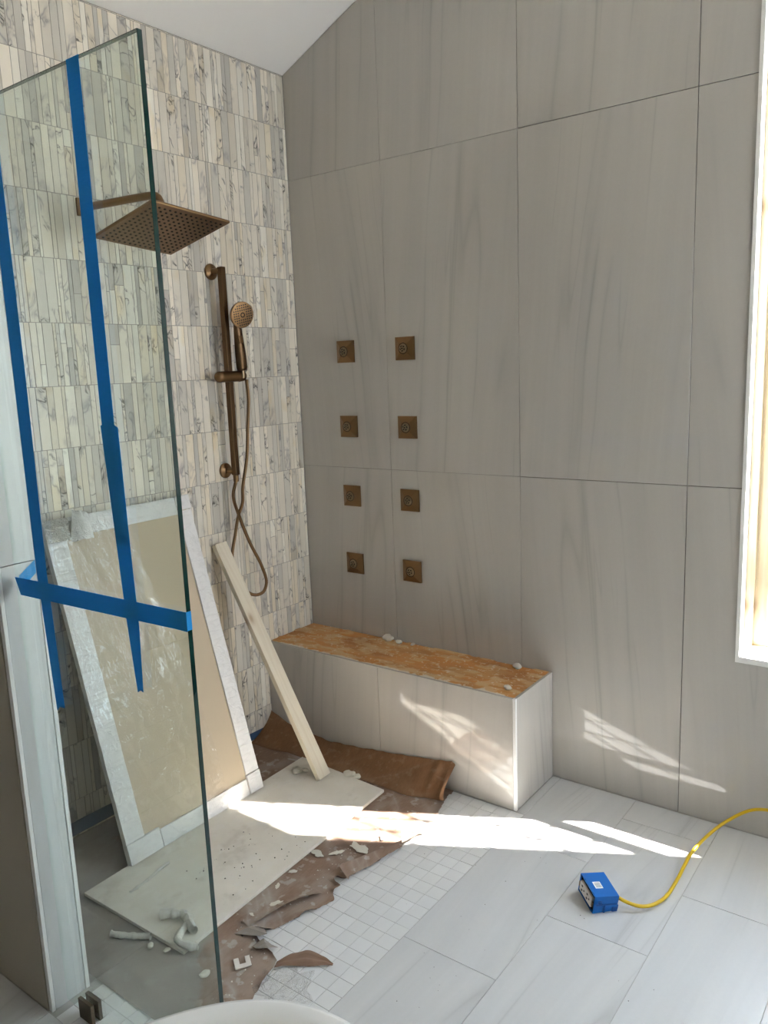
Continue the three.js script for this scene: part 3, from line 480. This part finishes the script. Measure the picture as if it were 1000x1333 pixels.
    return V(x + 0.004 * bend * v, y, z + bend * 0.028 * Math.sin(Math.PI * v) + cre + 0.005 * (fbm(x * 16, v * 3, 66, 3) - 0.5) * Math.sin(Math.PI * v));
  });
  uvBy(fl, (x, y, z) => [x / 1.2, (y + (0.45 - z)) / 1.7 + 0.4]); const flap = obj('paper_sheet', fl, M.kraftClean); tag(flap, 'brown paper sheet turned up against the bench front', 'paper');
  const cu = grid(14, 20, (u, v) => { const a = u * 2.6, y = 0.0065 + 0.118 * Math.pow(v, 1.3) * (1 - 0.12 * u); return V(0.954 + 0.016 * Math.sin(a) + 0.004 * u * v, y, 0.313 + 0.075 * (1 - Math.pow(v, 1.1)) + 0.028 * Math.sin(Math.PI * v) + 0.016 * (1 - Math.cos(a)) * (0.3 + 0.7 * Math.sin(Math.PI * v))); });
  uvBy(cu, (x, y, z) => [x + z, y]); obj('curled_corner', cu, M.kraftClean, flap);
}
// ------------------------------------------------------------------ sheets, stick and packed tile in the shower
let boardTop = 0;
{
  const t = thing('gypsum_sheet', 'pale dusty sheet lying on the brown paper', 'sheet', [0, 0, 0]);
  const cs = [[0.300, 0.436], [0.743, 0.464], [0.792, 1.464], [0.325, 1.470]], th = 0.0115, y0 = 0.0062; boardTop = y0 + th;
  const g = poly(cs.map((p) => [p[0], -p[1]]).reverse(), th, 0.001); g.rotateX(-Math.PI / 2); g.translate(0, y0, 0);
  const o = obj('sheet_core', uvBy(g, (x, y, z) => [(x - 0.29) / 0.52, (z - 0.43) / 1.06]), M.drywall, t);
}
{
  // packed tile: local x along its width (world z), local y up the lean
  const a = V(0.338, boardTop + 0.0008, 0), b = V(0.032, 1.140, 0), L = b.clone().sub(a).length(), ang = Math.atan2(a.x - b.x, b.y - a.y);
  const t = thing('packed_tile', 'large beige tile in white cardboard edging leaning on marble wall', 'tile', [a.x, a.y, 1.300]);
  t.rotation.set(0, Math.PI / 2, 0); const k = new THREE.Group(); const W = 0.592;
  // x: 0..W goes to world -z ; y up the lean ; z outwards
  t.quaternion.setFromRotationMatrix(new THREE.Matrix4().makeBasis(V(0, 0, -1), V(-Math.sin(ang), Math.cos(ang), 0), V(Math.cos(ang), Math.sin(ang), 0)));
  obj('tile_face', rbox(0.012, W - 0.012, 0.012, L - 0.012, -0.016, -0.005, 0.001, 1), M.tileFace, t);
  const wr = (g, f) => { const p = g.attributes.position; for (let i = 0; i < p.count; i++) { const x = p.getX(i), y = p.getY(i); p.setZ(i, p.getZ(i) + f * (fbm(x * 30, y * 12, 91, 3) - 0.5)); } g.computeVertexNormals(); return boxUV(g, 2.2); };
  const strip = (x0, x1, y0, y1, n = 1) => { const g = new THREE.BoxGeometry(x1 - x0, y1 - y0, 0.022, Math.max(2, Math.round((x1 - x0) / 0.02)), Math.max(2, Math.round((y1 - y0) / 0.02)), 1); g.translate((x0 + x1) / 2, (y0 + y1) / 2, -0.009); return wr(g, 0.006); };
  tag(obj('edge_strip', strip(-0.004, 0.066, 0.03, L - 0.01), M.card, t), 'crumpled cardboard edge strip');
  obj('edge_strip', strip(W - 0.058, W + 0.004, 0.075, L - 0.055), M.card, t);
  obj('edge_strip', strip(0.067, W - 0.059, L - 0.066, L), M.card, t);
  obj('edge_strip', strip(0.13, W - 0.064, 0.0005, 0.060), M.card, t);
  tag(obj('corner_cap', [boxUV(rbox(-0.006, 0.125, 0.0005, 0.070, -0.020, 0.006, 0.002, 1), 2)], M.card, t), 'square cardboard corner cap');
  obj('corner_cap', [boxUV(rbox(W - 0.060, W + 0.006, 0.0005, 0.072, -0.020, 0.006, 0.002, 1), 2)], M.card, t);
  obj('corner_cap', [boxUV(rbox(W - 0.062, W + 0.006, L - 0.052, L + 0.003, -0.020, 0.006, 0.002, 1), 2)], M.card, t);
  const foil = grid(20, 20, (u, v) => V(-0.004 + u * 0.09, L - 0.075 + v * 0.075, 0.005 + 0.014 * fbm(u * 5, v * 5, 201, 3) * Math.sin(3.1 * Math.min(1, u * 1.02)))); tag(obj('wrap_corner', foil, M.foil, t), 'shiny crumpled wrap at the top corner');
  const torn = grid(16, 16, (u, v) => { const px = 0.075 + 0.085 * u + 0.03 * v * (1 - u), py = L - 0.085 + 0.105 * v - 0.02 * u * v; return V(px, py + 0.01 * (vn(u * 7, 2, 4) - 0.5), 0.012 + 0.016 * Math.sin(3.1 * u) * (0.4 + fbm(u * 4, v * 4, 211, 3))); }); tag(obj('torn_flap', torn, M.card, t), 'torn cardboard flap at the top corner');
  const film = grid(60, 110, (u, v) => { const x = -0.006 + u * 0.43 * (1.0 - 0.35 * v * v), y = 0.02 + v * (L - 0.05); return V(x, y, 0.0075 + 0.012 * Math.pow(fbm(x * 26 + y * 9, y * 7 - x * 8, 231, 4), 3) + 0.004 * sm(0.9, 1, u)); });
  obj('plastic_film', film, M.film, t);
  // loose film curling off the near edge
  for (const [yy, s] of [[0.62, 1], [0.50, 0.8], [0.44, 0.7]]) { const cv = new THREE.CatmullRomCurve3([V(-0.004, yy, 0.004), V(-0.03 * s, yy + 0.03, 0.012), V(-0.045 * s, yy + 0.005, 0.02), V(-0.035 * s, yy - 0.03, 0.014), V(-0.008, yy - 0.05, 0.006)]); const g = grid(30, 4, (u, v) => { const p = cv.getPoint(u); return V(p.x, p.y + (v - 0.5) * 0.012, p.z + (v - 0.5) * 0.02); }); obj('film_curl', g, M.film, t); }
}
{
  const a = V(0.503, boardTop + 0.003, 0.523), b = V(0.028, 0.921, 0.552), d = b.clone().sub(a), L = d.length(); d.normalize();
  const t = thing('wood_board', 'narrow pale wooden board leaning against the marble stick wall', 'board', a.toArray());
  const zz = V(0, 0, 1), xx = d.clone().cross(zz).normalize(); zz.copy(xx).cross(d).normalize(); if (xx.x < 0) { xx.negate(); zz.negate(); }
  t.quaternion.setFromRotationMatrix(new THREE.Matrix4().makeBasis(xx, d, zz));
  obj('plank', uvBy(rbox(-0.022, 0, 0.006, L, -0.033, 0.031, 0.0015, 2), (x, y, z) => [(z + 0.035 + x) * 10, y * 0.9]), M.pine, t);
}
// ------------------------------------------------------------------ small leavings
const blob = (r, s, n = 1) => { const g = new THREE.IcosahedronGeometry(r, n), p = g.attributes.position; for (let i = 0; i < p.count; i++) { const x = p.getX(i), y = p.getY(i), z = p.getZ(i), k = 0.65 + 0.7 * fbm(x / r * 1.3 + s * 5, (y + z * 0.7) / r * 1.3 + 9, s, 2); p.setXYZ(i, x * k * 1.2, y * k * 0.6, z * k); } g.computeVertexNormals(); return g; };
{
  const put = (x, y, z, r, label, cat = 'rubble', m = M.mortar) => { const o = obj(cat === 'rubble' ? 'mortar_chunk' : cat, blob(r, Math.floor(x * 977 + z * 331), 2), m); o.position.set(x, y + r * 0.42, z); o.rotation.y = x * 40; return tag(o, label, 'rubble'); };
  put(0.455, 0.4255, 0.020, 0.024, 'largest lump of dried mortar at the back edge of the bench top');
  put(0.520, 0.4255, 0.030, 0.014, 'small mortar lump beside the largest one on the bench top');
  put(0.585, 0.4255, 0.018, 0.009, 'tiny mortar crumb at the back edge of the bench top');
  put(1.080, 0.4255, 0.024, 0.018, 'lone mortar lump near the window end of the bench top');
  put(1.150, 0.4255, 0.230, 0.016, 'flat mortar smear near the front corner of the bench top');
  put(0.370, boardTop, 0.545, 0.016, 'pale mortar crumb on the dusty sheet, left of the wooden board');
  put(0.395, boardTop, 0.520, 0.011, 'smaller mortar crumb on the dusty sheet beside the wooden board foot');
  put(0.555, 0.008, 0.445, 0.022, 'mortar lump on the turned-up paper behind the dusty sheet');
  put(0.590, 0.008, 0.437, 0.014, 'small mortar lump right of the bigger lump behind the dusty sheet');
  put(0.905, 0.009, 1.485, 0.012, 'white crumb on the brown paper near the tub');
  put(0.690, 0.009, 1.498, 0.009, 'white crumb in front of the dusty sheet, seen through the glass');
  put(0.742, 0.009, 1.481, 0.008, 'round white crumb by the dusty sheet corner behind the glass');
  // patches of plaster stuck to the paper
  const flakes = [[0.885, 0.80, 0.030], [0.845, 0.86, 0.018], [0.915, 0.70, 0.016], [0.79, 0.90, 0.018], [0.860, 1.16, 0.017], [0.80, 1.10, 0.010], [0.83, 1.24, 0.007], [0.79, 1.02, 0.012]];
  flakes.forEach(([x, z, r], i) => { const g = blob(r, i + 40, 3); { const q = g.attributes.position; for (let k = 0; k < q.count; k++) { const a = Math.atan2(q.getZ(k), q.getX(k)), m = 0.55 + 0.8 * vn(Math.cos(a) * 2.6 + i * 9, Math.sin(a) * 2.6 + 4, 17); q.setX(k, q.getX(k) * m); q.setZ(k, q.getZ(k) * m); } g.computeVertexNormals(); } g.scale(1.1, 0.07, 0.7); const o = obj('plaster_flake', g, M.mortar); o.position.set(x, 0.0085, z); o.rotation.y = i; tag(o, ['largest flat plaster flake on the sunlit-side paper strip near the mosaic', 'flat plaster flake beside the pale sheet, between largest flake and wooden board', 'plaster flake on the paper closest to the turned-up sheet', 'oval plaster flake along the edge of the pale sheet, midway', 'plaster flake on the paper beside the folded strip', 'little plaster flake between pale sheet and folded strip', 'tiniest plaster flake near the torn hole in the paper', 'small plaster flake touching the long edge of the pale sheet'][i], 'plaster flake', 'plaster flakes on the paper strip'); });
  // countless crumbs
  const crumbs = (name, n, m, area, y, label, r0, r1) => { const gs = []; for (let i = 0; i < n; i++) { const [x, z] = area(); const g = new THREE.TetrahedronGeometry(rr(r0, r1)); g.rotateY(rr(0, 6)); g.scale(1, 0.6, 1); g.translate(x, y + r0 * 0.3, z); gs.push(g); } tag(obj(name, gs, m), label, 'debris', null, 'stuff'); };
  crumbs('dark_crumbs', 60, M.speck, () => [rr(0.5, 0.74), rr(0.75, 1.25)], boardTop, 'dark crumbs scattered over the pale sheet', 0.0012, 0.004);
  crumbs('white_crumbs', 90, M.mortar, () => { const z = rr(0.5, 1.6); return [xr(z) - rr(0.02, 0.12), z]; }, 0.007, 'white crumbs scattered over the brown paper', 0.0012, 0.0045);
  crumbs('floor_specks', 34, M.speck, () => [rr(1.05, 1.9), rr(0.5, 1.5)], 0.0006, 'dark specks scattered over the white floor', 0.0008, 0.0022);
  // levelling clip
  const s = new THREE.Shape([[0, 0], [0.040, 0], [0.040, 0.012], [0.014, 0.012], [0.014, 0.030], [0.040, 0.030], [0.040, 0.043], [0, 0.043]].map((p) => new THREE.Vector2(...p)));
  const cg = new THREE.ExtrudeGeometry(s, { depth: 0.0022, bevelEnabled: true, bevelSize: 0.0005, bevelThickness: 0.0005, bevelSegments: 1 }); cg.rotateX(-Math.PI / 2);
  const c = obj('levelling_clip', cg, M.clip); c.position.set(0.982, 0.0085, 1.388); c.rotation.y = 2.55; tag(c, 'small white U-shaped plastic clip on the brown paper', 'clip');
  // clear film on the mosaic
  const fg = grid(40, 40, (u, v) => { const a = u * 6.283, r = v * (0.28 + 0.42 * vn(Math.cos(a) * 3 + 5, Math.sin(a) * 3 + 5, 7)); return V(1.105 + 0.135 * r * Math.cos(a) * 1.1, 0.0035 + 0.011 * Math.pow(fbm(Math.cos(a) * r * 9 + 20, Math.sin(a) * r * 9 + 20, 251, 4), 2) * Math.min(1, (1 - v) * 4 + 0.2), 1.385 + 0.155 * r * Math.sin(a)); }, true);
  tag(obj('plastic_scrap', fg, M.filmScrap), 'crumpled clear plastic scrap lying on the mosaic by the tub', 'plastic');
  // soft strips seen through the glass
  const tube = (pts, r, m, name, label, cat, flat = 0.7) => { const cv = new THREE.CatmullRomCurve3(pts.map((p) => V(...p))), g = new THREE.TubeGeometry(cv, 60, r, 10), p = g.attributes.position, n = g.attributes.normal; for (let i = 0; i < p.count; i++) { const k = r * 1.1 * (fbm(p.getX(i) * 60, p.getZ(i) * 60, 271, 3) - 0.5); p.setXYZ(i, p.getX(i) + n.getX(i) * k, p.getY(i) + n.getY(i) * k, p.getZ(i) + n.getZ(i) * k); } g.computeVertexNormals(); return tag(obj(name, g, m), label, cat); };
  const bt = boardTop;
  tube([[0.452, bt + 0.005, 1.392], [0.448, bt + 0.005, 1.33], [0.436, bt + 0.005, 1.275], [0.428, bt + 0.005, 1.223]], 0.0045, M.foam, 'caulk_bead', 'thin straight bead of dried caulk on the pale sheet', 'caulk');
  tube([[0.628, bt + 0.013, 1.412], [0.655, bt + 0.015, 1.392], [0.685, bt + 0.015, 1.378], [0.712, bt + 0.015, 1.380], [0.738, bt + 0.014, 1.392], [0.765, bt + 0.013, 1.402]], 0.0125, M.foam, 'foam_strip', 'bent white foam strip lying on the pale sheet corner', 'foam');
  tube([[0.725, bt + 0.010, 1.392], [0.735, bt + 0.010, 1.425], [0.752, bt + 0.008, 1.45], [0.79, bt + 0.004, 1.446], [0.815, bt + 0.002, 1.43]], 0.010, M.foam, 'foam_strip', 'torn ragged foam piece hanging over the pale sheet corner', 'foam');
  tube([[0.556, 0.015, 1.533], [0.585, 0.014, 1.520], [0.615, 0.014, 1.502], [0.645, 0.014, 1.484], [0.661, 0.015, 1.474]], 0.009, M.foam, 'foam_strip', 'short curved foam strip on the paper in front of the pale sheet', 'foam');
  // blue membrane band at the foot of the marble wall
  const bm = poly([[0, 0], [1.35, 0], [1.35, 0.03], [0.9, 0.042], [0.4, 0.050], [0, 0.044]], 0.0015); bm.rotateY(Math.PI / 2); bm.translate(0.0012, 0.010, 1.655); tag(obj('edge_band', bm, M.tapeBlue), 'blue waterproofing band along the foot of the marble wall', 'membrane');
}
// ------------------------------------------------------------------ outlet box and cord
{
  const t = thing('outlet_box', 'blue plastic electrical box with two white receptacles on the floor', 'electrical box', [1.582, 0.0075, 0.602]);
  t.rotation.set(0.084, 0.812, -0.113, 'YXZ');
  const d = 0.075, h = 0.058, w = 0.103, th = 0.0028;
  const shell = [box(0, d, h - th, h, 0, w), box(0, d, 0, th, 0, w), box(0, d, th, h - th, 0, th), box(0, d, th, h - th, w - th, w), box(d - th, d, th, h - th, th, w - th),
    rbox(-0.002, 0.004, h - 0.001, h + 0.004, 0.012, 0.030, 0.001, 1), rbox(-0.002, 0.004, h - 0.001, h + 0.004, w - 0.030, w - 0.012, 0.001, 1)];
  obj('box_shell', shell, M.bluePlastic, t);
  obj('side_rib', [rbox(0.006, d - 0.004, h * 0.52, h * 0.57, w, w + 0.004, 0.0008, 1), rbox(0.012, 0.022, h * 0.60, h * 0.76, w, w + 0.005, 0.001, 1), rbox(0.030, 0.036, 0.006, h * 0.5, w, w + 0.005, 0.001, 1), rbox(0.058, d, h * 0.1, h * 0.38, w, w + 0.004, 0.001, 1), rbox(d, d + 0.005, h * 0.62, h * 0.9, w - 0.03, w - 0.006, 0.001, 1), rbox(d, d + 0.006, h * 0.1, h * 0.4, w - 0.022, w - 0.004, 0.001, 1)], M.blueDark, t);
  const stick = obj('sticker', uvBy(box(0.018, 0.042, h, h + 0.0004, 0.040, 0.068), (x, y, z) => [x, z]), M.label, t);
  obj('barcode', [0, 1, 2, 3].map((i) => box(0.0215, 0.0385, h + 0.0004, h + 0.0007, 0.0450 + i * 0.0052, 0.0450 + i * 0.0052 + (i % 2 ? 0.0020 : 0.0012))), M.rubber, stick);
  obj('inner_void', box(0.004, 0.006, th, h - th, th, w - th), M.hole, t);
  const rec = new THREE.Group(); rec.name = 'receptacle'; t.add(rec);
  obj('receptacle_body', [rbox(-0.004, 0.010, 0.012, h - 0.014, 0.012, w - 0.014, 0.0025, 2)], M.ivory, rec);
  const sl = []; for (const cz of [0.034, 0.069]) { sl.push(box(-0.0046, -0.0036, 0.034, 0.0385, cz - 0.009, cz - 0.0015), box(-0.0046, -0.0036, 0.0205, 0.025, cz - 0.009, cz - 0.0015)); const g = cyl(0.0028, 0.0028, 0.001, 12); g.rotateZ(Math.PI / 2); g.translate(-0.0041, 0.0295, cz + 0.008); sl.push(g); }
  obj('slots', sl, M.hole, rec);
  obj('yoke_ear', rbox(-0.003, 0, 0.020, h - 0.022, 0.0035, 0.0115, 0.001, 1), M.nickel, rec); obj('yoke_ear', rbox(-0.003, 0, 0.020, h - 0.022, w - 0.0135, w - 0.0035, 0.001, 1), M.nickel, rec);
  const cv = new THREE.CatmullRomCurve3([[1.678, 0.036, 0.588], [1.712, 0.032, 0.605], [1.760, 0.018, 0.590], [1.790, 0.013, 0.560], [1.812, 0.012, 0.500], [1.816, 0.012, 0.400], [1.816, 0.020, 0.245], [1.842, 0.04, 0.143], [1.882, 0.066, 0.072], [1.955, 0.115, 0.045], [2.06, 0.14, 0.075], [2.20, 0.11, 0.20], [2.32, 0.03, 0.36], [2.42, 0.0075, 0.50], [2.7, 0.0075, 0.75], [3.1, 0.0075, 0.85]].map((p) => V(...p)));
  tag(obj('extension_cord', new THREE.TubeGeometry(cv, 260, 0.0054, 12), M.yellow), 'yellow cord running from the blue box across the floor', 'cord');
}
// ------------------------------------------------------------------ tub
{
  const t = thing('bathtub', 'white oval freestanding tub with its rim at the bottom edge', 'bathtub', [1.752, 0, 2.655]);
  const A = 0.385, B = 0.797, prof = [[0.80, 0.001], [0.84, 0.02], [0.90, 0.20], [0.955, 0.42], [0.985, 0.545], [0.997, 0.57], [1.0, 0.580], [0.994, 0.588], [0.975, 0.590], [0.93, 0.588], [0.90, 0.580], [0.885, 0.560], [0.86, 0.45], [0.80, 0.25], [0.70, 0.15], [0.4, 0.125], [0.001, 0.12]];
  const shape = (n0, n1) => grid(120, n1 - n0, (u, v) => { const i = n0 + Math.round(v * (n1 - n0)), a = u * Math.PI * 2, e = 2 / 2.35, c = Math.cos(a), s = Math.sin(a), f = prof[i][0], k = (1 - f); return V(Math.sign(c) * Math.pow(Math.abs(c), e) * (A - k * 0.42), prof[i][1], Math.sign(s) * Math.pow(Math.abs(s), e) * (B - k * 0.42 * 1.15)); }, false);
  const inner = prof.length - 1;
  obj('tub_shell', shape(0, 6), M.tub, t); obj('tub_rim', shape(6, 10), M.tub, t); obj('tub_basin', grid(120, 6, (u, v) => { const i = 10 + Math.round(v * 6), a = u * Math.PI * 2, e = 2 / 2.35, c = Math.cos(a), s = Math.sin(a), f = prof[i][0], sc = i < 14 ? null : 1; const ax = i < 14 ? A - (1 - f) * 0.42 : (A - 0.3 * 0.42) * f / 0.7, bz = i < 14 ? B - (1 - f) * 0.48 : (B - 0.3 * 0.48) * f / 0.7; return V(Math.sign(c) * Math.pow(Math.abs(c), e) * ax, prof[i][1], Math.sign(s) * Math.pow(Math.abs(s), e) * bz); }), M.tub, t);
}
renderer.render(scene, camera);
